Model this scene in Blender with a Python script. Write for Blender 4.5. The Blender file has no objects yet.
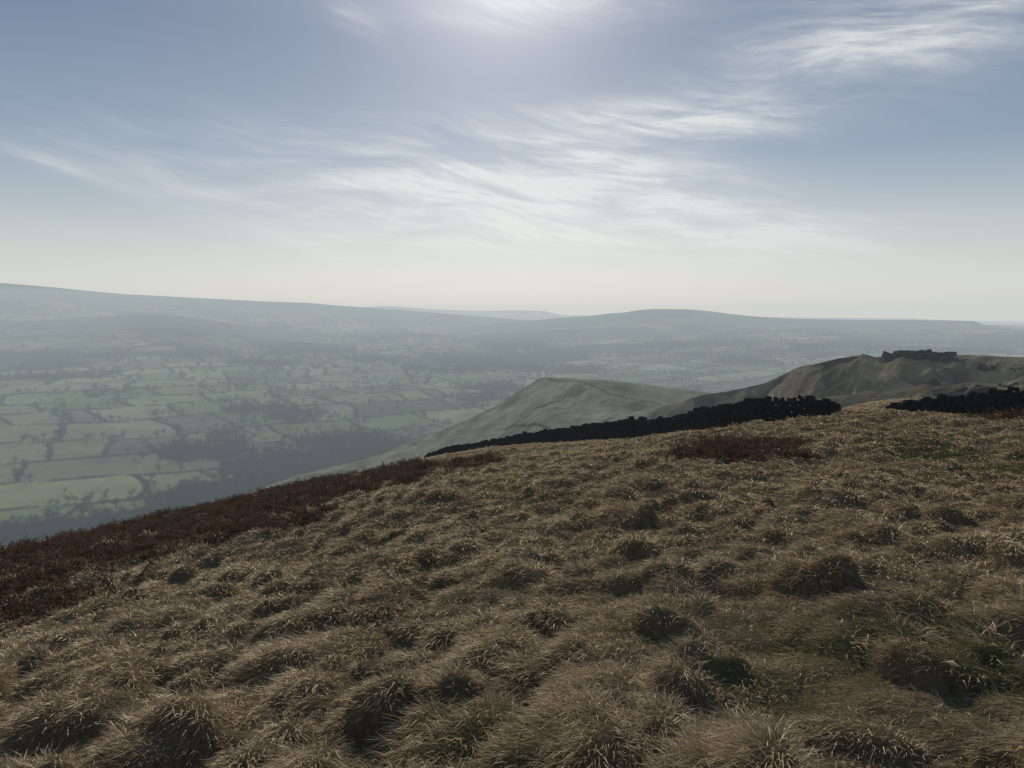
import bpy, math, numpy as np
from mathutils import Vector
rng=np.random.default_rng(7)
EYE=1.6; F=739.6; P=math.radians(5.1)
cp,sp=math.cos(P),math.sin(P)
def sight(px,py):
    """bearing (rad) and slope of a surveyed sight line"""
    px=np.asarray(px,float); py=np.asarray(py,float)
    u=(px-512)/F; v=(384-py)/F
    y=cp+v*sp; z=-sp+v*cp
    return np.arctan2(u,y), z/np.hypot(u,y)
# ---------------------------------------------------------------- noise
def h2(ix,iy,seed):
    ix=ix.astype(np.int64); iy=iy.astype(np.int64)
    h=(ix*374761393+iy*668265263+seed*974711)&0xffffffff
    h=((h^(h>>13))*1274126177)&0xffffffff
    h=((h^(h>>16))*2246822519)&0xffffffff
    h=h^(h>>13)
    return (h&0xffffff)/float(0xffffff)
def vn(x,y,seed=0):
    x=np.asarray(x,float);y=np.asarray(y,float)
    ix=np.floor(x);iy=np.floor(y);fx=x-ix;fy=y-iy
    fx=fx*fx*fx*(fx*(fx*6-15)+10);fy=fy*fy*fy*(fy*(fy*6-15)+10)
    a=h2(ix,iy,seed);b=h2(ix+1,iy,seed);c=h2(ix,iy+1,seed);d=h2(ix+1,iy+1,seed)
    return ((a*(1-fx)+b*fx)*(1-fy)+(c*(1-fx)+d*fx)*fy)*2-1
def fbm(x,y,o=4,seed=0,g=.5):
    s=0;a=1;n=0
    for i in range(o):
        s=s+a*vn(x*2**i+i*17.3,y*2**i-i*9.1,seed+i);n+=a;a*=g
    return s/n
def sstep(a,b,x):
    t=np.clip((x-a)/(b-a),0,1);return t*t*(3-2*t)
# ---------------------------------------------------------------- terrain functions
fs=[(0,557,38),(110,531,45),(200,513,55),(300,487,70),(380,471,80),(440,457,85),(500,449,80),(560,444,70),
    (620,440,60),(690,434,53),(760,427,58),(825,418,62),(860,404,90),(905,400,110),(1024,396,130)]
A,T=sight([f[0] for f in fs],[f[1] for f in fs]); Dd=[f[2] for f in fs]
A=np.concatenate([np.radians([-180,-120,-90,-60,-45]),A,np.radians([45,60,90,120,180])])
T=np.concatenate([[.08,-.02,-.15,-.25,-.275],T,[-.075,-.03,.04,.08,.08]])
Dd=np.concatenate([[300,150,60,40,38],Dd,[150,200,300,300,300]])
ga=np.radians(np.arange(-180,180.01,.25))
ker=np.exp(-.5*(np.arange(-12,13)/4.)**2);ker/=ker.sum()
def smooth(t):
    e=np.concatenate([t[-13:-1],t,t[1:13]]);return np.convolve(e,ker,'valid')
gT=smooth(np.interp(ga,A,T)); gD=smooth(np.interp(ga,A,Dd))
def hfore(az,r):
    t=np.interp(az,ga,gT);D=np.interp(az,ga,gD)
    s=t+2*EYE/D;k=EYE/D**2
    r1=1.6*D;m1=s-2*k*r1
    z=s*r-k*r*r
    z1=s*r1-k*r1*r1
    q=np.clip(r-r1,0,np.maximum((m1+.5)/.003,0))
    z2=z1+m1*q-.0015*q*q-.5*np.maximum(r-r1-q,0)
    return np.where(r<r1,z,z2)
def tuss(x,y):
    out=np.zeros_like(x)
    for (c,rm,hm,sd) in ((.38,.23,.14,3),(.8,.42,.18,9)):
        wx=x+.12*vn(x/.3,y/.3,sd+40)+.2*vn(x/1.1,y/1.1,sd+42);wy=y+.12*vn(x/.3,y/.3,sd+41)+.2*vn(x/1.1,y/1.1,sd+43)
        gx=wx/c;gy=wy/c;ix=np.floor(gx);iy=np.floor(gy)
        b=np.zeros_like(x)
        for dx in(-1,0,1):
            for dy in(-1,0,1):
                jx=ix+dx;jy=iy+dy
                cx=(jx+.15+.7*h2(jx,jy,sd))*c;cy=(jy+.15+.7*h2(jx,jy,sd+1))*c
                R=rm*(.55+.75*h2(jx,jy,sd+2));H=hm*(.1+.95*h2(jx,jy,sd+3))
                d2=((wx-cx)**2+(wy-cy)**2)/(R*R)
                b=np.maximum(b,H*np.sqrt(np.clip(1-d2,0,1)))
        out+=b
    return out
def green(x,y):
    g=fbm(x/3.2,y/3.2,4,50)+.35*fbm(x/.6,y/.6,3,55)-.16
    g=g+.34*np.exp(-(((x-3.6)/2.2)**2+((y-3.4)/1.8)**2))+.3*np.exp(-(((x-11)/6)**2+((y-15)/4)**2))
    return sstep(.1,.7,g)
def undul(x,y,r):
    return (.5*fbm(x/9,y/9,3,21)*sstep(2,14,r)+.09*fbm(x/1.9,y/1.9,3,22)*sstep(.5,4,r))*np.exp(-r/400)
def zfore(x,y):
    r=np.hypot(x,y)+1e-6;az=np.arctan2(x,y)
    D=np.interp(az,ga,gD)
    u=undul(x,y,r)*(1-.6*sstep(.5,.95,r/D))
    z=hfore(az,r)+u
    m=r<176
    z[m]+=tuss(x[m],y[m])*(1-.7*green(x[m],y[m]))*np.clip(1.1-r[m]/160,0,1)*sstep(.3,1.2,r[m])
    return z
vr=np.array([0,500,900,1400,2000,3000,4000,6000,9000,40000.]);vz=np.array([-215,-215,-214,-200,-176,-132,-90,-70,-70,-120.])
def zval(x,y):
    r=np.hypot(x,y)
    a=np.clip(r/3500,.15,1)
    return np.interp(r,vr,vz)+(42*fbm(x/1000,y/1000,4,31))*a*(1-sstep(8000,14000,r)*.5)
def zground(x,y):
    r=np.hypot(x,y)
    zv=zval(x,y)
    zf=zfore(x,y)
    zf=zf+8*fbm(x/70,y/70,4,33)*sstep(120,260,r)
    zf=np.minimum(zf,60)
    k=8.
    h=np.clip(.5+.5*(zf-zv)/k,0,1)
    return zv*(1-h)+zf*h+k*h*(1-h)*0.5*(r>200)
# ---------------------------------------------------------------- fields
def fields(x,y):
    wx=x+90*fbm(x/520,y/520,3,61);wy=y+90*fbm(x/520,y/520,3,67)
    c,s=math.cos(.55),math.sin(.55)
    u=wx*c+wy*s;v=-wx*s+wy*c
    Hh=140.;row=np.floor(v/Hh);fv=(v/Hh-row)*Hh
    W=110+160*h2(row,row*0,71)
    uu=u+400*h2(row,row*0+1,72);col=np.floor(uu/W);fu=(uu/W-col)*W
    spl=h2(col,row,77)>.6
    ws=W*(.35+.3*h2(col,row,78))
    fm=np.abs(fu-ws)
    e=np.minimum(np.minimum(fu,W-fu),np.minimum(fv,Hh-fv))
    side=np.where(spl&(fu>ws),1,0)
    e=np.where(spl,np.minimum(e,fm),e)
    return e,h2(col*2+side,row,80),h2(col*2+side,row,81)
def wood(x,y):
    r=np.hypot(x,y)
    n=fbm(x/240,y/240,5,91,.6)
    cx=-330+.16*(y-1000)+120*vn(y/400,y*0,92)
    b=np.exp(-((x-cx)/(100+.04*y))**2)
    b2=np.exp(-((y-(720+.15*(-x-400)+60*vn(x/200,x*0,94)))/50)**2)*(x<-250)
    return n+.44*b+.38*b2+.24*sstep(1900,3300,r)-.005
PAL=np.array([[.15,.19,.07],[.20,.235,.085],[.25,.25,.11],[.30,.26,.145],[.17,.16,.085],[.27,.24,.125]])*1.2
def valley_color(x,y):
    r=np.hypot(x,y)
    e,a,b=fields(x,y)
    col=PAL[np.minimum((a*6).astype(int),5)]
    col=col*(.75+.5*b)[:,None]
    n=fbm(x/60,y/60,4,101)+.5*fbm(x/15,y/15,3,102)
    col=col*(1+.28*n)[:,None]
    rough=sstep(.05,.35,fbm(x/400,y/400,4,105))[:,None]*.5
    col=col*(1-rough)+np.array([.18,.155,.09])*(1+.5*n)[:,None]*rough
    w=1.6+.0024*r
    k=(1-sstep(w*.5,w*1.3,e))*(.9)
    col=col*(1-k)[:,None]+np.array([.022,.022,.018])*k[:,None]
    wd=sstep(.33,.42,wood(x,y)+.12*fbm(x/50,y/50,3,103))
    col=col*(1-wd)[:,None]+np.array([.026,.025,.018])*wd[:,None]
    return col
def moor_color(x,y):
    n=fbm(x/1.3,y/1.3,4,111)
    a=np.array([.165,.125,.07]);g=np.array([.07,.073,.03])
    m=np.clip(green(x,y),0,1)[:,None]
    c=a*(1-m)+g*m
    return c*(1+.35*n)[:,None]
# ---------------------------------------------------------------- mesh helpers
def mk(name,v,f,mats,cols=None,smooth=True,attrs=None,mi=None,link=True):
    v=np.asarray(v,np.float32);f=np.asarray(f,np.int32)
    me=bpy.data.meshes.new(name);k=f.shape[1]
    me.vertices.add(len(v));me.vertices.foreach_set('co',v.ravel())
    me.loops.add(f.size);me.loops.foreach_set('vertex_index',f.ravel())
    me.polygons.add(len(f));me.polygons.foreach_set('loop_start',np.arange(len(f),dtype=np.int32)*k)
    me.polygons.foreach_set('loop_total',np.full(len(f),k,np.int32))
    if smooth: me.polygons.foreach_set('use_smooth',np.ones(len(f),bool))
    if mi is not None: me.polygons.foreach_set('material_index',np.asarray(mi,np.int32))
    me.update(calc_edges=True)
    if cols is not None:
        ca=me.attributes.new('Col','FLOAT_COLOR','POINT')
        ca.data.foreach_set('color',np.concatenate([np.clip(cols,0,1),np.ones((len(v),1))],1).astype(np.float32).ravel())
    for n,d in (attrs or {}).items():
        at=me.attributes.new(n,'FLOAT','POINT');at.data.foreach_set('value',np.asarray(d,np.float32))
    for m in (mats if isinstance(mats,list) else [mats]): me.materials.append(m)
    ob=bpy.data.objects.new(name,me)
    if link: bpy.context.scene.collection.objects.link(ob)
    return ob
def gridf(nr,na,wrap=False):
    i=np.arange(nr-1)[:,None];j=np.arange(na if wrap else na-1)[None,:];j2=(j+1)%na
    return np.stack([i*na+j,i*na+j2,(i+1)*na+j2,(i+1)*na+j],-1).reshape(-1,4)[:,::-1]
# ---------------------------------------------------------------- materials
class N:
    def __init__(s,nt): s.t=nt
    def n(s,typ,**kw):
        nd=s.t.nodes.new(typ)
        for k,v in kw.items(): setattr(nd,k,v)
        return nd
    def set(s,inp,v):
        if isinstance(v,bpy.types.NodeSocket): s.t.links.new(v,inp)
        else: inp.default_value=v
    def m(s,op,a,b=0.,c=None,clamp=False):
        nd=s.n('ShaderNodeMath',operation=op,use_clamp=clamp)
        s.set(nd.inputs[0],a);s.set(nd.inputs[1],b)
        if c is not None:s.set(nd.inputs[2],c)
        return nd.outputs[0]
    def mix(s,f,a,b,mode='MIX'):
        nd=s.n('ShaderNodeMix',data_type='RGBA',blend_type=mode)
        s.set(nd.inputs[0],f)
        for i,v in((6,a),(7,b)):
            if isinstance(v,(tuple,list)): v=tuple(v)+((1.,) if len(v)==3 else ())
            s.set(nd.inputs[i],v)
        return nd.outputs[2]
    def ramp(s,f,stops,interp='LINEAR'):
        nd=s.n('ShaderNodeValToRGB');cr=nd.color_ramp;cr.interpolation=interp
        while len(cr.elements)<len(stops): cr.elements.new(.5)
        for e,(p,c) in zip(cr.elements,stops):
            e.position=p;e.color=tuple(c)+(1.,) if len(c)==3 else c
        s.set(nd.inputs[0],f);return nd.outputs[0]
    def noise(s,vec,scale,detail=4,rough=.5,dist=0):
        nd=s.n('ShaderNodeTexNoise');s.t.links.new(vec,nd.inputs['Vector'])
        nd.inputs['Scale'].default_value=scale;nd.inputs['Detail'].default_value=detail
        nd.inputs['Roughness'].default_value=rough;nd.inputs['Distortion'].default_value=dist
        return nd.outputs[0]
def newmat(name):
    m=bpy.data.materials.new(name);m.use_nodes=True;m.node_tree.nodes.clear();b=N(m.node_tree)
    out=b.n('ShaderNodeOutputMaterial');return m,b,out
def ground_mat(name,scales=((3.,.5),(25.,.4)),bump=.0,bs=20.):
    m,b,out=newmat(name)
    at=b.n('ShaderNodeAttribute',attribute_name='Col');pos=b.n('ShaderNodeNewGeometry').outputs['Position']
    c=at.outputs['Color']
    for sc,am in scales:
        nz=b.noise(pos,sc,3,.6)
        f=b.m('MULTIPLY_ADD',nz,am*2,1-am)
        vm=b.n('ShaderNodeVectorMath',operation='SCALE');b.t.links.new(c,vm.inputs[0]);b.t.links.new(f,vm.inputs['Scale']);c=vm.outputs[0]
    p=b.n('ShaderNodeBsdfDiffuse');b.t.links.new(c,p.inputs['Color']);p.inputs['Roughness'].default_value=.8
    if bump:
        bn=b.n('ShaderNodeBump');bn.inputs['Distance'].default_value=bump;bn.inputs['Strength'].default_value=1
        b.t.links.new(b.noise(pos,bs,3,.65),bn.inputs['Height']);b.t.links.new(bn.outputs[0],p.inputs['Normal'])
    b.t.links.new(p.outputs[0],out.inputs[0]);return m
def blade_mat(name,base,mid,tip,alt,trans=.3,gloss=.06,rough=.4,nscale=.6):
    m,b,out=newmat(name)
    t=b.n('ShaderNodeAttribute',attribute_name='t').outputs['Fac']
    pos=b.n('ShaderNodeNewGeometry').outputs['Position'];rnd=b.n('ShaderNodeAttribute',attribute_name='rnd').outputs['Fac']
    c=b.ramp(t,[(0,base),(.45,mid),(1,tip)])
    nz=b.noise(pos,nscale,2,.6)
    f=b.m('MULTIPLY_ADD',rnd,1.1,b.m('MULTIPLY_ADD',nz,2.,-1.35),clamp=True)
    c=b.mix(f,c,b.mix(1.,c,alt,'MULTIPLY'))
    p=b.n('ShaderNodeBsdfDiffuse');b.t.links.new(c,p.inputs['Color'])
    tr=b.n('ShaderNodeBsdfTranslucent');b.t.links.new(c,tr.inputs[0])
    mx=b.n('ShaderNodeMixShader');mx.inputs[0].default_value=trans
    b.t.links.new(p.outputs[0],mx.inputs[1]);b.t.links.new(tr.outputs[0],mx.inputs[2])
    o=mx.outputs[0]
    if gloss>0:
        gl=b.n('ShaderNodeBsdfGlossy');gl.inputs['Roughness'].default_value=rough;gl.inputs['Color'].default_value=(.8,.78,.7,1)
        m2=b.n('ShaderNodeMixShader');m2.inputs[0].default_value=gloss
        b.t.links.new(mx.outputs[0],m2.inputs[1]);b.t.links.new(gl.outputs[0],m2.inputs[2]);o=m2.outputs[0]
    b.t.links.new(o,out.inputs[0]);return m
def solid(name,col,var=.3,scale=3.,rough=.9):
    m,b,out=newmat(name)
    pos=b.n('ShaderNodeNewGeometry').outputs['Position']
    n=b.m('MULTIPLY_ADD',b.noise(pos,scale,3,.6),var*2,1-var)
    vm=b.n('ShaderNodeVectorMath',operation='SCALE');vm.inputs[0].default_value=col;b.t.links.new(n,vm.inputs['Scale'])
    p=b.n('ShaderNodeBsdfDiffuse');b.t.links.new(vm.outputs[0],p.inputs['Color']);p.inputs['Roughness'].default_value=rough
    b.t.links.new(p.outputs[0],out.inputs[0]);return m
M_ground=ground_mat('moor_and_valley_ground',((2.2,.3),(30.,.35)),.03,30.)
M_hill=ground_mat('hillside_grass',((.08,.35),(.6,.4)),1.2,.3)
M_far=ground_mat('far_hillside',((.004,.3),(.03,.3)))
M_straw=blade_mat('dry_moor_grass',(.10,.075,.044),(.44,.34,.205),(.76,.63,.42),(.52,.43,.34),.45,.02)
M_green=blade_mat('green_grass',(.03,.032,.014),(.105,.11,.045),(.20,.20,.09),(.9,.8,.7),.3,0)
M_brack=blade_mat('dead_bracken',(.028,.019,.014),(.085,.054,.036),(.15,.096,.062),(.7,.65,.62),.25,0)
M_stone=solid('gritstone',(.042,.040,.036),.4,5.)
M_crag=solid('gritstone_crag',(.055,.05,.042),.4,.8)
M_tree=solid('winter_tree_twigs',(.04,.036,.028),.3,.4)
# ---------------------------------------------------------------- ground sheet
dn=np.radians(np.linspace(-48,48,1000));co=np.radians(np.linspace(48,312,110)[1:-1])
az=np.concatenate([dn,co])
rr=np.concatenate([[.02,.2],np.geomspace(.5,130,560),np.geomspace(130,40000,560)[1:]])
R_,A_=np.meshgrid(rr,az,indexing='ij')
X=(R_*np.sin(A_)).ravel();Y=(R_*np.cos(A_)).ravel()
Z=zground(X,Y)
zv=zval(X,Y);near=sstep(6,20,Z-zv)
C=np.zeros((len(X),3));mn_=near>0;C[mn_]=moor_color(X[mn_],Y[mn_])*near[mn_][:,None]
mf=near<1;C[mf]+=valley_color(X[mf],Y[mf])*(1-near[mf])[:,None]
mk('moorland_ground',np.stack([X,Y,Z],1),gridf(len(rr),len(az),True),M_ground,C)
# ---------------------------------------------------------------- hills
def hill(name,tab,naz,fr,bk,nr,front,back,amp,wl,colf,mat,seed,crestamp=0.,ks=2.5):
    px=[t[0] for t in tab];a,t=sight(px,[q[1] for q in tab]);D=np.array([q[2] for q in tab],float)
    zc=t*D+EYE
    aa=np.linspace(a[0],a[-1],naz)
    Da=np.interp(aa,a,D);Za=np.interp(aa,a,zc)
    kk=np.exp(-.5*(np.arange(-6,7)/ks)**2);kk/=kk.sum()
    pad=lambda q:np.convolve(np.pad(q,6,mode='edge'),kk,'valid')
    Da=pad(Da);Za=pad(Za)
    q=np.concatenate([-fr*np.linspace(1,0,nr)**1.5,bk*np.linspace(0,1,nr//3)[1:]**1.3])
    Q,AA=np.meshgrid(q,aa,indexing='ij');DD=np.broadcast_to(Da,Q.shape)
    Rr=DD+Q;x=Rr*np.sin(AA);y=Rr*np.cos(AA)
    pxs=512+F*np.tan(AA)*cp
    d=np.maximum(-Q,0)
    drop=np.where(Q<0,front(d,pxs,x,y),back(np.maximum(Q,0)))
    n=fbm(x/wl,y/wl,6,seed,.55)
    z=Za-drop+n*(amp*sstep(0,wl*.8,np.abs(Q))+crestamp)
    x=x.ravel();y=y.ravel();z=z.ravel()
    c=colf(x,y,z,Q.ravel(),drop.ravel(),pxs.ravel())
    return mk(name,np.stack([x,y,z],1),gridf(len(q),naz),mat,c)
PW=lambda px:np.interp(px,[480,545,570,610,650,700,900],[0,0,45,95,115,125,125])
def f_mid(d,px,x,y):
    p=PW(px)
    d2=np.maximum(d-p,0)
    rid=np.abs(fbm(x/50,y/150,4,203))
    s1=np.interp(px,[300,480,545,640,720],[.10,.12,.27,.22,.14])
    return .005*np.minimum(d,p)+s1*np.minimum(d2,24)+.105*np.maximum(d2-24,0)+rid*4*sstep(5,60,d2)
def c_mid(x,y,z,Q,dr,px):
    n=fbm(x/40,y/40,5,211);n2=fbm(x/10,y/10,4,215)
    d2=-Q-PW(px)
    top=sstep(6,-4,d2)[:,None]
    c1=np.array([.30,.29,.15]);c2=np.array([.42,.365,.225]);c3=np.array([.32,.33,.16])
    low=sstep(10,28,dr)[:,None]
    c=c2*(1-low)+c3*low
    c=c*(1-top)+c1*top
    c=c*(1+.3*n+.4*n2)[:,None]
    e,a,b=fields(x*1.9,y*1.9)
    k=((1-sstep(2.,5,e))*sstep(8,14,dr))[:,None]*.8
    ed=(np.exp(-((d2)/2.5)**2)*.6)[:,None]
    k=np.maximum(k,ed)
    sc=sstep(.1,.35,fbm(x/22,y/22,4,219))*sstep(2,10,d2)*sstep(50,20,d2);k=np.maximum(k,.45*sc[:,None])
    return c*(1-k)+np.array([.05,.05,.035])*k
hill('escarpment_hill',[(60,600,560),(150,545,590),(250,492,600),(310,471,610),(350,461,617),(380,453,620),(430,435,625),(470,419,630),(500,404,635),(515,393,638),(528,387,640),(536,380,643),(545,377.5,645),(575,378.5,650),(620,382,640),(660,387,620),(700,392,600),(800,398,560),(900,420,520)],
     700,330,300,240,f_mid,lambda q:.25*q,4,45,c_mid,M_hill,200,1.2,1.6)
def f_rk(d,px,x,y):
    rid=np.abs(fbm(x/24,y/36,5,233))
    return .10*np.minimum(d,20)+.32*np.clip(d-20,0,25)+.15*np.maximum(d-45,0)+rid*18*sstep(2,35,d)
def c_rk(x,y,z,Q,dr,px):
    n=fbm(x/18,y/18,5,241);n2=fbm(x/5,y/5,4,245)
    c=np.array([.22,.175,.11])*(1+.5*n+.6*n2)[:,None]
    k=(sstep(.0,.3,fbm(x/14,y/22,5,247,.6))*.85)[:,None]
    c=c*(1-k)+np.array([.034,.03,.024])*k
    g=(sstep(.1,.35,fbm(x/26,y/26,3,249)))[:,None]*.5
    return c*(1-g)+np.array([.16,.15,.08])*g
rk=[(600,440,430),(660,408,410),(700,396,395),(735,389.5,380),(765,383,360),(785,373,345),(800,366,335),(830,360,325),(855,355.5,315),(866,354,312),(875,357,308),(889,356,300),(897,352.5,300),(930,353,295),(948,354.5,293),(965,355,290),(1000,356.5,280),(1024,357,275),(1120,355,270),(1300,360,260)]
hill('rocky_moor_hill',rk,800,200,160,260,f_rk,lambda q:.3*q,5,20,c_rk,M_hill,230,.9,1.2)
hill('rocky_moor_hill',[(720,430,230),(800,402,215),(850,395,205),(900,390,200),(925,384,197),(940,387,195),(975,381,190),(1000,383,188),(1024,377,185),(1120,373,180),(1300,372,175)],
     600,90,80,160,lambda d,px,x,y:.12*d+np.abs(fbm(x/12,y/17,5,263,.6))*7*sstep(1,15,d),lambda q:.3*q,2.2,12,c_rk,M_hill,260,.8,1.5)
def c_far(x,y,z,Q,dr,px):
    c=valley_color(x,y)
    m=np.array([.10,.09,.055])
    up=sstep(90,20,dr)[:,None]
    c=c*(1-up)+m*up
    n=fbm(x/250,y/250,5,271)
    k=sstep(.05,.3,n)[:,None]*.75
    c=c*(1-k)+np.array([.026,.03,.022])*k
    return c
lin=lambda a,w=600.,am=30.:(lambda d,px,x,y:a*d+np.abs(fbm(x/w,y/w,4,281))*am*sstep(0,w,d))
bk=lambda q:.1*q
hill('distant_hill',[(-300,300,6000),(-100,291,6000),(0,290,6000),(60,292,6000),(120,294,6000),(200,298,6000),(260,301,6000),(310,303,6000),(330,305,6000),(400,310,5900),(450,314,5800),(500,318,5700),(570,323,5600),(700,335,5400)],
     700,2600,1500,90,lin(.12),bk,30,700,c_far,M_far,300,3)
hill('distant_hill',[(-300,280,9800),(-50,281,9800),(0,283,9800),(40,286,9800),(90,291,9800),(200,301,9800),(340,308,9800),(390,306,9800),(430,309,9800),(480,311,9800),(520,310,9800),(545,311,9800),(560,315,9800),(640,316,9800),(900,318,9800),(1020,323,9800),(1300,326,9800)],
     700,3000,1500,60,lin(.1),bk,30,900,c_far,M_far,310,4)
hill('distant_hill',[(440,330,5000),(500,323,5000),(560,318,4900),(590,316,4850),(610,313.5,4800),(625,312.5,4800),(640,310,4800),(655,309,4800),(690,309.5,4800),(712,311.5,4750),(730,314,4750),(760,317,4700),(800,319,4700),(860,320,4700),(920,320,4700),(975,321,4700),(985,325,4700),(1024,330,4700),(1150,336,4700),(1300,336,4700)],
     600,2000,1200,90,lin(.15),bk,26,600,c_far,M_far,320,2,1.5)
hill('distant_hill',[(380,372,3400),(450,356,3400),(520,349,3350),(580,345,3300),(620,343,3250),(680,346,3200),(740,350,3150),(800,354,3100),(860,358,3000),(950,365,2900),(1100,370,2800)],
     600,1300,800,90,lin(.12,400,20),bk,18,380,c_far,M_far,330,4)
hill('distant_hill',[(400,345,4100),(450,338,4100),(500,333,4100),(560,330,4050),(640,328,4000),(700,331,4000),(780,334,3900),(860,333,3900),(940,338,3800),(1060,344,3700),(1200,350,3600)],
     600,900,800,80,lin(.14,400,20),bk,16,340,c_far,M_far,350,4)
hill('distant_hill',[(-300,322,4300),(-60,320,4300),(0,321,4300),(70,320,4300),(130,314,4250),(165,314,4200),(200,319,4150),(270,329,4100),(350,341,4000),(430,356,3900)],
     600,1400,900,90,lin(.10,400,20),bk,18,380,c_far,M_far,340,4)
# ---------------------------------------------------------------- rocks
FB=np.array([[0,3,2,1],[4,5,6,7],[0,1,5,4],[1,2,6,5],[2,3,7,6],[3,0,4,7]])
CB=np.array([[-1,-1,-1],[1,-1,-1],[1,1,-1],[-1,1,-1],[-1,-1,1],[1,-1,1],[1,1,1],[-1,1,1]])*.5
def blocks(name,cen,sz,rt,g,mat,jit=.2):
    n=len(cen);v=CB[None]*sz[:,None]*(1+g.uniform(-jit*1.1,jit*.6,(n,8,3)))
    c1,s1=np.cos(rt[:,1])[:,None],np.sin(rt[:,1])[:,None]
    vx=v[...,0]*c1-v[...,2]*s1;vz_=v[...,0]*s1+v[...,2]*c1;vy=v[...,1]
    c0,s0=np.cos(rt[:,0])[:,None],np.sin(rt[:,0])[:,None]
    v=np.stack([vx*c0-vy*s0,vx*s0+vy*c0,vz_],-1)+cen[:,None]
    f=(FB[None]+8*np.arange(n)[:,None,None]).reshape(-1,4)
    return mk(name,v.reshape(-1,3),f,mat,smooth=False)
def crag(name,pts,n,seed,smin,smax,spread,sink=.15):
    g=np.random.default_rng(seed)
    px=np.array([p[0] for p in pts],float);py=np.array([p[1] for p in pts],float);D=np.array([p[2] for p in pts],float)
    s=g.uniform(px[0],px[-1],n);d=np.interp(s,px,D)-g.uniform(0,spread,n)
    a,t=sight(s,np.interp(s,px,py));z=t*np.interp(s,px,D)+EYE-(np.interp(s,px,D)-d)*.15
    w=g.uniform(smin,smax,n)*g.uniform(.6,1.1,n)
    cen=np.stack([d*np.sin(a),d*np.cos(a),z-w*sink-g.uniform(0,.6,n)],1);sz=np.stack([w*1.6,w*1.1,w*.6],1)
    rt=np.stack([g.uniform(0,6.28,n),g.normal(0,.25,n)],1)
    return blocks(name,cen,sz,rt,g,mat=M_crag,jit=.4)
crag('rock_outcrop',[(888,356,299),(897,351,298),(915,350.5,296),(935,353,294),(965,356,290)],120,41,1.,3.4,9)
crag('rock_outcrop',[(965,357,290),(1000,358.5,281),(1024,359,276),(1070,358,272)],60,44,.8,2.2,14,.4)
crag('rock_outcrop',[(840,359,320),(860,356,314),(870,356,311)],22,42,1.,2.,8)
crag('rock_outcrop',[(950,389,191),(975,383,189),(1000,385,187),(1024,379,184),(1060,377,182)],34,43,.7,1.9,9,.3)
# ---------------------------------------------------------------- scatter
def collection(name,obs):
    c=bpy.data.collections.new(name)
    for o in obs:c.objects.link(o)
    return c
def scatter(name,pts,rot,scl,col,nvar):
    n=len(pts);me=bpy.data.meshes.new(name);me.vertices.add(n);me.vertices.foreach_set('co',np.asarray(pts,np.float32).ravel())
    a=me.attributes.new('rot','FLOAT_VECTOR','POINT');a.data.foreach_set('vector',np.asarray(rot,np.float32).ravel())
    a=me.attributes.new('scl','FLOAT_VECTOR','POINT');a.data.foreach_set('vector',np.asarray(scl,np.float32).ravel())
    a=me.attributes.new('idx','INT','POINT');a.data.foreach_set('value',rng.integers(0,nvar,n).astype(np.int32))
    ob=bpy.data.objects.new(name,me);bpy.context.scene.collection.objects.link(ob)
    g=bpy.data.node_groups.new(name+'_nodes','GeometryNodeTree')
    g.interface.new_socket('Geometry',in_out='INPUT',socket_type='NodeSocketGeometry');g.interface.new_socket('Geometry',in_out='OUTPUT',socket_type='NodeSocketGeometry')
    gi=g.nodes.new('NodeGroupInput');go=g.nodes.new('NodeGroupOutput')
    ci=g.nodes.new('GeometryNodeCollectionInfo');ci.inputs['Collection'].default_value=col;ci.inputs['Separate Children'].default_value=True;ci.inputs['Reset Children'].default_value=True
    ip=g.nodes.new('GeometryNodeInstanceOnPoints');ip.inputs['Pick Instance'].default_value=True
    def na(nm,ty):
        q=g.nodes.new('GeometryNodeInputNamedAttribute');q.data_type=ty;q.inputs['Name'].default_value=nm;return q.outputs['Attribute']
    e2r=g.nodes.new('FunctionNodeEulerToRotation')
    L=g.links.new
    L(gi.outputs[0],ip.inputs['Points']);L(ci.outputs[0],ip.inputs['Instance']);L(na('idx','INT'),ip.inputs['Instance Index'])
    L(na('rot','FLOAT_VECTOR'),e2r.inputs[0]);L(e2r.outputs[0],ip.inputs['Rotation']);L(na('scl','FLOAT_VECTOR'),ip.inputs['Scale'])
    L(ip.outputs[0],go.inputs[0])
    md=ob.modifiers.new('instances','NODES');md.node_group=g
    return ob
def visible(x,y,m=1.12):
    r=np.hypot(x,y);return r<np.interp(np.arctan2(x,y),ga,gD)*m+3
def sample_density(d0,r0,pw,rmin,rmax,amax=38):
    """points with areal density d0*(max(r,r0)/r0)**-pw"""
    rs=np.geomspace(rmin,rmax,2000);dens=d0*(np.maximum(rs,r0)/r0)**(-pw)*rs*2*math.radians(amax)
    cum=np.concatenate([[0],np.cumsum(.5*(dens[1:]+dens[:-1])*np.diff(rs))]);n=int(cum[-1])
    r=np.interp(rng.uniform(0,cum[-1],n),cum,rs);a=np.radians(rng.uniform(-amax,amax,n))
    x=r*np.sin(a);y=r*np.cos(a);k=visible(x,y);return x[k],y[k],r[k]
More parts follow.
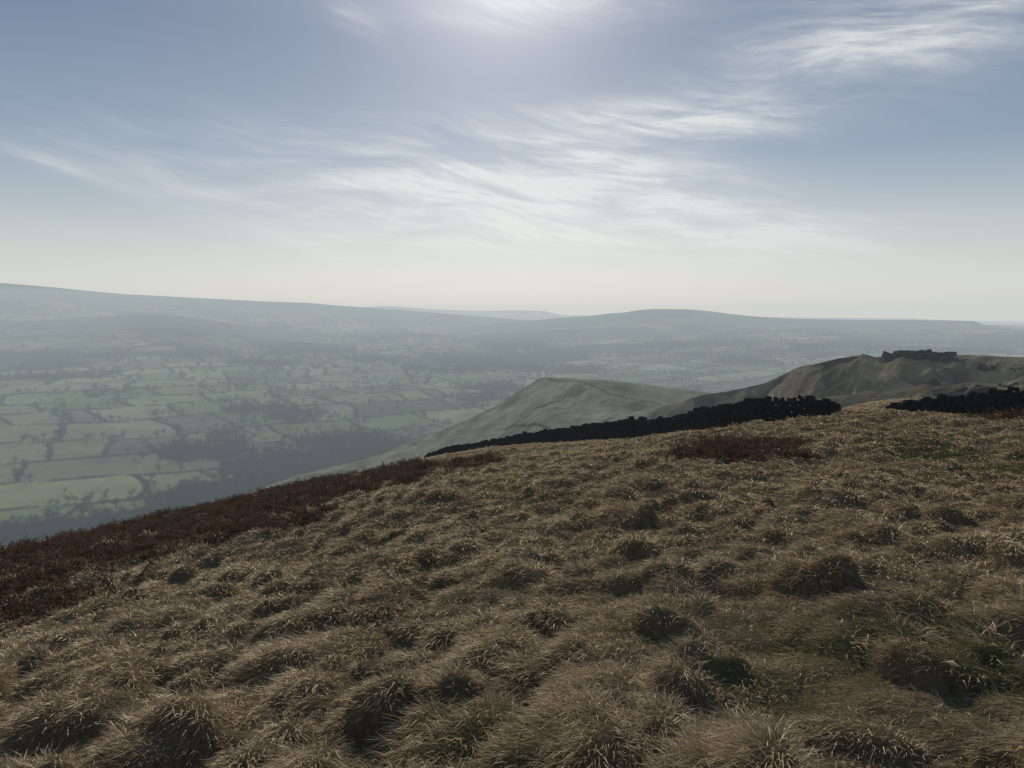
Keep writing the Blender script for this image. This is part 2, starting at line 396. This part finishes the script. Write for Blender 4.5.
def grass_mesh(name,x,y,r,mat,L,width,th0,th1,outw,wind,seg=2):
    """every blade rooted on the ground, draping off its tussock and combed by the wind"""
    n=len(x);z=zground(x,y);e=.06
    t0=tuss(x,y);gx=(tuss(x+e,y)-t0)/e;gy=(tuss(x,y+e)-t0)/e
    gl=np.hypot(gx,gy);cl=np.minimum(gl,1.2)/(gl+1e-6)
    wa=wind(x,y)
    dx=np.cos(wa)*.85-gx*cl*outw+.55*rng.normal(size=n);dy=np.sin(wa)*.85-gy*cl*outw+.55*rng.normal(size=n)
    l=np.hypot(dx,dy)+1e-6;dx/=l;dy/=l
    a=np.radians(rng.uniform(th0[0],th0[1],n));b=np.radians(rng.uniform(th1[0],th1[1],n))
    sx,sy=-dy,dx;tw=rng.uniform(-.8,.8,n);rn=rng.uniform(0,1,n)
    px,py,pz=x.copy(),y.copy(),z-.02
    V=np.empty((2*(seg+1),n,3),np.float32);Tt=np.empty((2*(seg+1),n),np.float32)
    for j in range(seg+1):
        w=width*.5*(1-(j/seg)**1.7)+width*.04
        V[2*j]=np.stack([px-sx*w,py-sy*w,pz-tw*w],1);V[2*j+1]=np.stack([px+sx*w,py+sy*w,pz+tw*w],1);Tt[2*j:2*j+2]=j/seg
        th=a+(b-a)*((j+.3)/seg)
        px=px+dx*np.cos(th)*L/seg;py=py+dy*np.cos(th)*L/seg;pz=pz+np.sin(th)*L/seg
    i=np.arange(n);fc=[]
    for j in range(seg):
        o=2*j*n;fc.append(np.stack([o+i,o+n+i,o+3*n+i,o+2*n+i],1))
    return mk(name,V.reshape(-1,3),np.concatenate(fc),mat,smooth=True,attrs={'t':Tt.ravel(),'rnd':np.tile(rn,2*(seg+1))})
def winddir(x,y): return math.radians(200)+1.6*fbm(x/1.6,y/1.6,3,401)
x,y,r=sample_density(11500,2.6,1.42,1.7,110)
g=green(x,y);tt=tuss(x,y)
k=(rng.uniform(0,1,len(x))>g*.8)&(rng.uniform(0,1,len(x))<.36+tt*6)
x,y,r,tt=x[k],y[k],r[k],tt[k];print('blades',len(x))
cl=.75+.5*fbm(x/.22,y/.22,2,411)
L=rng.uniform(.05,.20,len(x))*(.65+1.6*np.minimum(tt,.3))*cl*(1+.012*r)
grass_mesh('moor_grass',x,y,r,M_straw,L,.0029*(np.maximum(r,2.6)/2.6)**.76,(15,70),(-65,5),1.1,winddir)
x,y,r=sample_density(3500,2.6,1.4,1.7,60)
k=(rng.uniform(0,1,len(x))<green(x,y)*.9+.12);x,y,r=x[k],y[k],r[k];print('green',len(x))
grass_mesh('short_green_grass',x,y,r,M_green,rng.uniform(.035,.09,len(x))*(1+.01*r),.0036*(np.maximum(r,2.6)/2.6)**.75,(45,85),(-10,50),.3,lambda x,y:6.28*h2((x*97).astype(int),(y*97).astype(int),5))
def place(name,x,y,s,col,nv,lean=.2,wind=None):
    z=zground(x,y);n=len(x)
    rot=np.stack([rng.normal(0,lean,n),rng.normal(0,lean,n),rng.uniform(0,2*np.pi,n)],1)
    sc=np.stack([s,s,s*rng.uniform(.8,1.15,n)],1)
    return scatter(name,np.stack([x,y,z],1),rot,sc,col,nv)
# ---------------------------------------------------------------- bracken
def hit(px,py):
    a,t=sight(px,py);D=np.interp(a,ga,gD);lo=np.full_like(D,.5);hi=D.copy()
    for _ in range(50):
        m=.5*(lo+hi);tm=(hfore(a,m)-EYE)/m
        lo=np.where(tm<t,m,lo);hi=np.where(tm<t,hi,m)
    return np.stack([lo*np.sin(a),lo*np.cos(a)],1)
def inpoly(x,y,P_):
    c=np.zeros(len(x),bool);n=len(P_)
    for i in range(n):
        x1,y1=P_[i];x2,y2=P_[i-1]
        k=((y1>y)!=(y2>y))&(x<(x2-x1)*(y-y1)/(y2-y1+1e-9)+x1);c^=k
    return c
def bracken_mesh(seed):
    g=np.random.default_rng(seed);V=[];Fc=[];Tt=[]
    for s in range(26):
        ph=g.uniform(0,2*np.pi);rad=.35*math.sqrt(g.uniform());p=np.array([rad*np.cos(ph),rad*np.sin(ph),0.])
        d=np.array([np.cos(ph+g.normal(0,.6)),np.sin(ph+g.normal(0,.6)),0]);L=g.uniform(.3,.6)
        side=np.array([-d[1],d[0],0]);th=math.radians(g.uniform(60,88));th1=math.radians(g.uniform(-60,10));seg=6
        for j in range(seg):
            a=th+(th1-th)*j/seg;q=p+(d*math.cos(a)+np.array([0,0,math.sin(a)]))*L/seg
            w=.006;b=len(V)
            V+= [p-side*w,p+side*w,q+side*w,q-side*w];Tt+=[j/seg]*4;Fc.append([b,b+1,b+2,b+3])
            if j>1:
                for sg in(-1,1):
                    lw=.08*(1-j/seg*.6)*g.uniform(.5,1.3);b=len(V)
                    tip=p+side*sg*lw+np.array([0,0,-g.uniform(-.03,.09)])+d*.03
                    V+=[p,p*.6+q*.4,tip+d*.012,tip];Tt+=[j/seg]*4;Fc.append([b,b+1,b+2,b+3])
            p=q
    return mk('bracken_clump',np.array(V),np.array(Fc),M_brack,smooth=False,attrs={'t':Tt,'rnd':np.full(len(V),g.uniform())},link=False)
brC=collection('bracken_clumps',[bracken_mesh(500+i) for i in range(5)])
polys=[([-80,0,110,200,300,380,440,438,400,330,250,180,100,40,0,-80],[590,558,532,514,489,473,466,480,492,508,534,556,584,606,632,668],6),
 ([218,260,325,330,290,225],[548,530,524,534,548,558],7),([668,700,760,795,797,740,680],[464,454,447,446,464,471,472],9),
 ([445,500,495,450],[470,462,470,478],4),([372,410,412,375],[516,506,518,526],5),([905,940,980,985,940,905],[410,404,403,410,413,413],4),
 ([985,1040,1100,1100,1030,988],[424,419,419,430,430,428],7),([60,100,110,70],[596,586,598,606],6)]
bx=[];by=[]
for ppx,ppy,den in polys:
    W=hit(ppx,ppy);mn=W.min(0);mxx=W.max(0)
    ar=np.prod(mxx-mn);n=int(min(ar*den,60000));x=rng.uniform(mn[0],mxx[0],n);y=rng.uniform(mn[1],mxx[1],n)
    jx=x+1.1*fbm(x/1.5,y/1.5,3,601);jy=y+1.1*fbm(x/1.5,y/1.5,3,605)
    k=inpoly(jx,jy,W)&(fbm(x/1.3,y/1.3,3,603)>-.4);bx.append(x[k]);by.append(y[k])
x=np.concatenate(bx);y=np.concatenate(by)
print('bracken',len(x))
place('bracken',x,y,rng.uniform(.4,.9,len(x)),brC,5,.25)
# ---------------------------------------------------------------- dry stone walls
def stone_wall(name,path,seed):
    g=np.random.default_rng(seed)
    a,_=sight([p[0] for p in path],[400]*len(path));R=np.array([p[1] for p in path]);Hh=np.array([p[2] for p in path])
    P2=np.stack([R*np.sin(a),R*np.cos(a)],1)
    sl=np.concatenate([[0],np.cumsum(np.hypot(*np.diff(P2,axis=0).T))]);L=sl[-1]
    cen=[];sz=[];rt=[]
    ss=np.arange(0,L+1,.05);PX=np.interp(ss,sl,P2[:,0])+.25*vn(ss/6.,ss*0,seed);PY=np.interp(ss,sl,P2[:,1])+.25*vn(ss/7.,ss*0+3,seed)
    HM=np.interp(ss,sl,Hh)*(1+.07*vn(ss/3.3,ss*0+1,seed+1)+.08*vn(ss/.6,ss*0+1,seed+2))
    ch=.105
    for c in range(16):
        s=g.uniform(0,.3)
        while s<L:
            w=g.uniform(.13,.42);i0=int((s+w/2)/.05);hmax=HM[i0]
            if c*ch<hmax-.05:
                x,y=PX[i0],PY[i0];th=math.atan2(PY[i0+1]-y,PX[i0+1]-x)
                top=(c+1)*ch>=hmax-.05
                hh=ch*g.uniform(.9,1.15)*(g.uniform(.9,1.9) if top else 1)
                cen.append((x,y,c*ch+hh/2-.06));sz.append((w*.98*(.8 if top else 1),(.6-.02*c)*g.uniform(.85,1.1),hh));rt.append((th+g.normal(0,.08),g.normal(0,.07 if not top else .28)))
            s+=w
    for i in range(int(L*2.2)):
        s=g.uniform(0,L);i0=int(s/.05);x,y=PX[i0],PY[i0];o=g.choice([-1,1])*g.uniform(.3,1.1);x+=o*g.normal(0,.3);y+=o
        q=g.uniform(.12,.3);cen.append((x,y,q*.2));sz.append((q*1.4,q,q*.8));rt.append((g.uniform(0,6),g.normal(0,.3)))
    cen=np.array(cen);sz=np.array(sz);rt=np.array(rt)
    r=np.hypot(cen[:,0],cen[:,1]);az_=np.arctan2(cen[:,0],cen[:,1])
    gz=hfore(az_,r)+undul(cen[:,0],cen[:,1],r)*(1-.6*sstep(.5,.95,r/np.interp(az_,ga,gD)))
    cen[:,2]+=gz+.02
    return blocks(name,cen,sz,rt,g,M_stone)
stone_wall('dry_stone_wall',[(422,84,.5),(440,83,.9),(500,75,1.15),(560,64,1.3),(600,56,1.4),(640,49,1.4),(670,44,1.3),(685,41,1.2),(700,38.5,1.3),(720,36,1.35),(760,34,1.3),(800,34,1.15),(825,34.5,.85),(836,35,.5),(846,35.5,.2)],700)
stone_wall('dry_stone_wall',[(892,33,.3),(910,32.5,.55),(940,32,.75),(975,31.5,.95),(1000,31,1.15),(1060,31,1.2),(1200,31,1.1)],710)
# ---------------------------------------------------------------- valley trees
def tree_mesh(seed):
    g=np.random.default_rng(seed);V=[];Fc=[]
    def tube(p,q,r0,r1):
        b=len(V);d=q-p;u=np.cross(d,[.3,.9,.1]);u/=np.linalg.norm(u);w=np.cross(d,u);w/=np.linalg.norm(w)
        for pt,rr_ in((p,r0),(q,r1)):
            for k in range(4):
                an=k*math.pi/2;V.append(pt+(u*math.cos(an)+w*math.sin(an))*rr_)
        for k in range(4):Fc.append([b+k,b+(k+1)%4,b+4+(k+1)%4,b+4+k])
    top=np.array([g.normal(0,.03),g.normal(0,.03),.5]);tube(np.array([0,0,-.1]),top,.03,.018)
    lobes=[]
    for i in range(9):
        ph=g.uniform(0,6.28);q=np.array([.3*math.cos(ph)*g.uniform(.3,1),.3*math.sin(ph)*g.uniform(.3,1),g.uniform(.45,.9)])
        tube(top*g.uniform(.5,1),q,.012,.004);lobes.append(q)
    for q in lobes:
        for i in range(32):
            o=g.normal(0,1,3)*np.array([.10,.10,.08]);p=q+o;s=g.uniform(.014,.034);d=g.normal(0,1,3);d/=np.linalg.norm(d);e=np.cross(d,g.normal(0,1,3));e/=np.linalg.norm(e)
            b=len(V);V.extend([p-d*s*2,p+e*s*.6,p+d*s*2,p-e*s*.6]);Fc.append([b,b+1,b+2,b+3])
    return mk('valley_tree',np.array(V),np.array(Fc),M_tree,smooth=False,link=False)
trC=collection('valley_trees',[tree_mesh(800+i) for i in range(5)])
def sample(n,r0,r1,pw,amax=40):
    u=rng.uniform(0,1,n);e=pw+1
    r=(r0**e+u*(r1**e-r0**e))**(1/e)
    a=np.radians(rng.uniform(-amax,amax,n));return r*np.sin(a),r*np.cos(a),r
x,y,r=sample(95000,560,4800,.4,40)
e,a,b=fields(x,y)
w=wood(x,y)+.12*fbm(x/50,y/50,3,103)
u=rng.uniform(0,1,len(x))
k=((w>.36)&(u<.7))|((w>.2)&(w<=.36)&(u<.2))|((e<6)&(u<.42)&(fbm(x/180,y/180,3,821)>-.05))|(u<.008)
zz=zground(x,y);k&=(zz-zval(x,y))<15
x,y,r=x[k],y[k],r[k];print('trees',len(x))
s=rng.uniform(5,12.5,len(x))*(1+r/7000)
z=zval(x,y)
scatter('valley_woodland',np.stack([x,y,z-.5],1),np.stack([x*0,x*0,rng.uniform(0,6.28,len(x))],1),np.stack([s*1.15,s*1.15,s],1),trC,5)
x,y,r=sample(500000,520,2800,.3,40)
e,a,b=fields(x,y);k=(e<1.2)&(fbm(x/220,y/220,3,823)>-.3);x,y=x[k],y[k];k=(zground(x,y)-zval(x,y))<10
x,y=x[k],y[k];print('hedge',len(x));s=rng.uniform(1.2,2.8,len(x))
scatter('valley_hedgerows',np.stack([x,y,zval(x,y)-s*.4],1),np.stack([x*0,x*0,rng.uniform(0,6.28,len(x))],1),np.stack([s*1.8,s*1.8,s*1.2],1),trC,5)
# ---------------------------------------------------------------- houses and road
M_hw=solid('pale_stone_house_wall',(.40,.37,.32),.15,.5);M_hr=solid('slate_roof',(.10,.10,.11),.2,1.);M_win=solid('window_glass_dark',(.03,.035,.04),.1,1.,.2);M_white=solid('white_render',(.8,.79,.75),.06,.4);M_road=solid('pale_valley_road',(.34,.33,.31),.1,.1)
def box(V,Fc,MI,c,s,m):
    b=len(V)
    for dz in(0,1):
        for dx,dy in((-1,-1),(1,-1),(1,1),(-1,1)):V.append([c[0]+dx*s[0]/2,c[1]+dy*s[1]/2,c[2]+dz*s[2]])
    for f in([0,3,2,1],[4,5,6,7],[0,1,5,4],[1,2,6,5],[2,3,7,6],[3,0,4,7]):Fc.append([b+i for i in f]);MI.append(m)
def house(px,rr_,L,W,Hh,rot,wm):
    V=[];Fc=[];MI=[]
    box(V,Fc,MI,(0,0,-3),(L,W,Hh+3),0)
    b=len(V);o=.4;rh=W*.42
    V+=[[-L/2-o,-W/2-o,Hh-.1],[L/2+o,-W/2-o,Hh-.1],[L/2+o,0,Hh+rh],[-L/2-o,0,Hh+rh],[L/2+o,W/2+o,Hh-.1],[-L/2-o,W/2+o,Hh-.1]]
    Fc+=[[b,b+1,b+2,b+3],[b+3,b+2,b+4,b+5]];MI+=[1,1]
    V+=[[-L/2,-W/2,Hh],[-L/2,W/2,Hh],[-L/2,0,Hh+rh*.96],[-L/2,0,Hh+rh*.96],[L/2,-W/2,Hh],[L/2,W/2,Hh],[L/2,0,Hh+rh*.96],[L/2,0,Hh+rh*.96]]
    Fc+=[[b+6,b+7,b+8,b+9],[b+10,b+11,b+12,b+13]];MI+=[0,0]
    box(V,Fc,MI,(L*.38,0,Hh+rh*.6),(1,.9,rh*.4+1.3),0)
    for i in range(int(L/4)):
        for zf in(1.,3.6):
            if zf+1.2<Hh: 
                for sd in (-1,1): box(V,Fc,MI,(-L/2+2+i*4,sd*W/2,zf),(1.2,.12,1.2),2)
    a,_=sight(px,350);x=rr_*math.sin(a);y=rr_*math.cos(a)
    ob=mk('stone_house',V,Fc,[wm,M_hr,M_win],smooth=False,mi=MI)
    ob.location=(x,y,float(zval(np.array([x]),np.array([y]))[0]));ob.rotation_euler=(0,0,rot)
for i in range(63):
    gpx,gr=[(450,2500),(520,2300),(390,2900),(430,2200),(170,3000),(410,2600),(480,3000)][i%7]
    house(gpx+rng.normal(0,26),gr*(1+rng.normal(0,.07)),rng.uniform(11,20),rng.uniform(7,9),rng.uniform(5,7),rng.uniform(0,3.1),M_white if i%3==0 else M_hw)
house(6,800,18,8,6,.3,M_hw);house(2,830,14,8,5.5,1.3,M_hw);house(525,2250,44,15,6.5,.1,M_white);house(385,3000,60,20,8,.1,M_white)
ts=np.linspace(0,1,160);rpx=np.interp(ts,[0,.25,.5,.75,1],[330,392,428,440,412]);rrr=np.interp(ts,[0,.25,.5,.75,1],[1500,2100,2700,3300,4200])
kk=np.ones(21)/21;rpx=np.convolve(np.pad(rpx,10,mode='edge'),kk,'valid');rrr=np.convolve(np.pad(rrr,10,mode='edge'),kk,'valid')
ra,_=sight(rpx,rpx*0+350);cx=rrr*np.sin(ra)+25*vn(ts*9,ts*0,5);cy=rrr*np.cos(ra);tx=np.gradient(cx);ty=np.gradient(cy);tl=np.hypot(tx,ty)
L_=[]
for o in(-5,5):
    xx=cx-ty/tl*o;yy=cy+tx/tl*o;L_.append(np.stack([xx,yy,zval(xx,yy)+.9],1))
mk('road',np.concatenate(L_),np.stack([np.arange(159),np.arange(159)+1,np.arange(159)+161,np.arange(159)+160],1)[:,::-1],M_road)
# ---------------------------------------------------------------- haze (homogeneous absorbing air, made to glow in place of scattered light)
m,b,out=newmat('emissive_haze')
sig=np.array([1/6200,1/5400,1/4900]);Linf=np.array([.60,.625,.615])
mxs=sig.max()*1.25
va=b.n('ShaderNodeVolumeAbsorption');va.inputs['Density'].default_value=mxs;va.inputs['Color'].default_value=tuple(1-sig/mxs)+(1,)
em=b.n('ShaderNodeEmission');ec=sig*Linf;em.inputs['Strength'].default_value=float(ec.max());em.inputs['Color'].default_value=tuple(ec/ec.max())+(1,)  # emission stands in for sky and sun light scattered by the air
ad=b.n('ShaderNodeAddShader');b.t.links.new(va.outputs[0],ad.inputs[0]);b.t.links.new(em.outputs[0],ad.inputs[1]);b.t.links.new(ad.outputs[0],out.inputs['Volume'])
bpy.ops.mesh.primitive_cylinder_add(vertices=48,radius=13000,depth=820,location=(0,0,-230))
hz=bpy.context.object;hz.name='haze';hz.data.materials.append(m)
# ---------------------------------------------------------------- world
SUN_AZ=math.radians(-1);SUN_EL=math.radians(26)
wd=bpy.data.worlds.new('World');bpy.context.scene.world=wd;wd.use_nodes=True;nt=wd.node_tree;nt.nodes.clear();b=N(nt)
out=b.n('ShaderNodeOutputWorld');bg=b.n('ShaderNodeBackground');bg.inputs[1].default_value=.1
sk=b.n('ShaderNodeTexSky');sk.sky_type='NISHITA';sk.sun_disc=False;sk.sun_elevation=SUN_EL;sk.sun_rotation=SUN_AZ;sk.altitude=400
tc=b.n('ShaderNodeTexCoord');sx=b.n('ShaderNodeSeparateXYZ');nt.links.new(tc.outputs['Generated'],sx.inputs[0])
u=b.m('ARCTAN2',sx.outputs[0],sx.outputs[1]);v=b.m('ARCSINE',sx.outputs[2])
vn_=b.m('DIVIDE',v,math.pi/2)
base=b.ramp(vn_,[(0,(.78,.76,.64)),(.04,(.61,.63,.59)),(.08,(.39,.46,.51)),(.13,(.215,.29,.41)),(.22,(.115,.175,.30)),(1,(.06,.11,.25))])
sd=(math.sin(SUN_AZ)*math.cos(SUN_EL),math.cos(SUN_AZ)*math.cos(SUN_EL),math.sin(SUN_EL))
dp=b.n('ShaderNodeVectorMath',operation='DOT_PRODUCT');nt.links.new(tc.outputs['Generated'],dp.inputs[0]);dp.inputs[1].default_value=sd
ca=b.m('MAXIMUM',dp.outputs['Value'],0.)
g1=b.m('MULTIPLY',b.m('POWER',ca,11.),.15);g2=b.m('MULTIPLY',b.m('POWER',ca,120.),.42)
uu_=b.m('DIVIDE',u,.42);vv_=b.m('DIVIDE',v,.15)
g3=b.m('MULTIPLY',b.m('EXPONENT',b.m('MULTIPLY',b.m('ADD',b.m('MULTIPLY',uu_,uu_),b.m('MULTIPLY',vv_,vv_)),-1.)),.16)
gl=b.m('ADD',b.m('ADD',g1,g2),g3)
vm=b.n('ShaderNodeVectorMath',operation='SCALE');vm.inputs[0].default_value=(1.,.97,.88);nt.links.new(gl,vm.inputs['Scale'])
base=b.mix(1.,base,vm.outputs[0],'ADD')
def blob(px,py,a,c,rot,amp):
    bb,t=sight(px,py);u0=float(bb);v0=math.atan(float(t));cr,sr=math.cos(math.radians(rot)),math.sin(math.radians(rot))
    du=b.m('SUBTRACT',u,u0);dv=b.m('SUBTRACT',v,v0)
    p=b.m('DIVIDE',b.m('ADD',b.m('MULTIPLY',du,cr),b.m('MULTIPLY',dv,sr)),a/F)
    q=b.m('DIVIDE',b.m('SUBTRACT',b.m('MULTIPLY',dv,cr),b.m('MULTIPLY',du,sr)),c/F)
    d=b.m('ADD',b.m('MULTIPLY',p,p),b.m('MULTIPLY',q,q))
    return b.m('MULTIPLY',b.m('EXPONENT',b.m('MULTIPLY',d,-1.)),amp)
bl=[(560,175,140,38,-5,1.6),(430,200,220,32,-10,1.),(690,215,180,28,-14,1.),(705,118,120,14,-2,1.9),(600,240,330,26,0,.7),(930,22,150,34,6,1.5),(45,160,38,5,-15,.8),(320,252,50,7,-14,.9),(200,190,150,20,-12,.4),(560,8,110,16,0,.7),(360,22,30,10,-20,.5)]
tot=None
for q in bl:
    o=blob(*q);tot=o if tot is None else b.m('ADD',tot,o)
wv=b.n('ShaderNodeCombineXYZ');nt.links.new(b.m('MULTIPLY',u,2.2),wv.inputs[0]);nt.links.new(b.m('MULTIPLY',v,4.),wv.inputs[1])
wn=b.m('MULTIPLY_ADD',b.noise(wv.outputs[0],1.,2,.5),.14,-.07)
va_=b.m('ADD',v,wn)
cv=b.n('ShaderNodeCombineXYZ');nt.links.new(b.m('MULTIPLY',u,3.2),cv.inputs[0]);nt.links.new(b.m('MULTIPLY',b.m('ADD',va_,b.m('MULTIPLY',u,.10)),22.),cv.inputs[1])
n1=b.noise(cv.outputs[0],1.2,7,.62,.35)
cv2=b.n('ShaderNodeCombineXYZ');nt.links.new(b.m('MULTIPLY',u,9.),cv2.inputs[0]);nt.links.new(b.m('MULTIPLY',b.m('ADD',va_,b.m('MULTIPLY',u,.2)),70.),cv2.inputs[1])
n2=b.noise(cv2.outputs[0],1.3,4,.65,.3)
nn=b.m('ADD',b.m('MULTIPLY',n1,.72),b.m('MULTIPLY',n2,.28))
st=b.ramp(nn,[(.40,(0,0,0)),(.50,(.32,.32,.32)),(.63,(1,1,1))])
cl=b.m('MULTIPLY',b.m('ADD',b.m('MULTIPLY',st,.92),.14),tot,clamp=True)
ccol=b.mix(1.,(.66,.69,.70),vm.outputs[0],'ADD')
base=b.mix(b.m('MULTIPLY',cl,.92),base,ccol)
v10=b.n('ShaderNodeVectorMath',operation='SCALE');nt.links.new(base,v10.inputs[0]);v10.inputs['Scale'].default_value=10.
mixs=b.mix(.96,sk.outputs[0],v10.outputs[0])
nt.links.new(mixs,bg.inputs[0]);nt.links.new(bg.outputs[0],out.inputs[0])
# ---------------------------------------------------------------- sun
ld=bpy.data.lights.new('sun','SUN');ld.energy=5;ld.angle=math.radians(.5);ld.color=(1,.93,.80)
so=bpy.data.objects.new('sun',ld);bpy.context.scene.collection.objects.link(so)
so.rotation_euler=Vector(sd).to_track_quat('Z','Y').to_euler();so.location=(0,0,50)
# ---------------------------------------------------------------- camera
cd=bpy.data.cameras.new('camera');cd.lens=26;cd.sensor_width=36;cd.clip_start=.05;cd.clip_end=80000
cam=bpy.data.objects.new('camera',cd);bpy.context.scene.collection.objects.link(cam)
cam.location=(0,0,EYE);cam.rotation_euler=(math.radians(90)-P,0,0);bpy.context.scene.camera=cam
vs=bpy.context.scene.view_settings;vs.view_transform='Standard';vs.look='None';vs.exposure=0
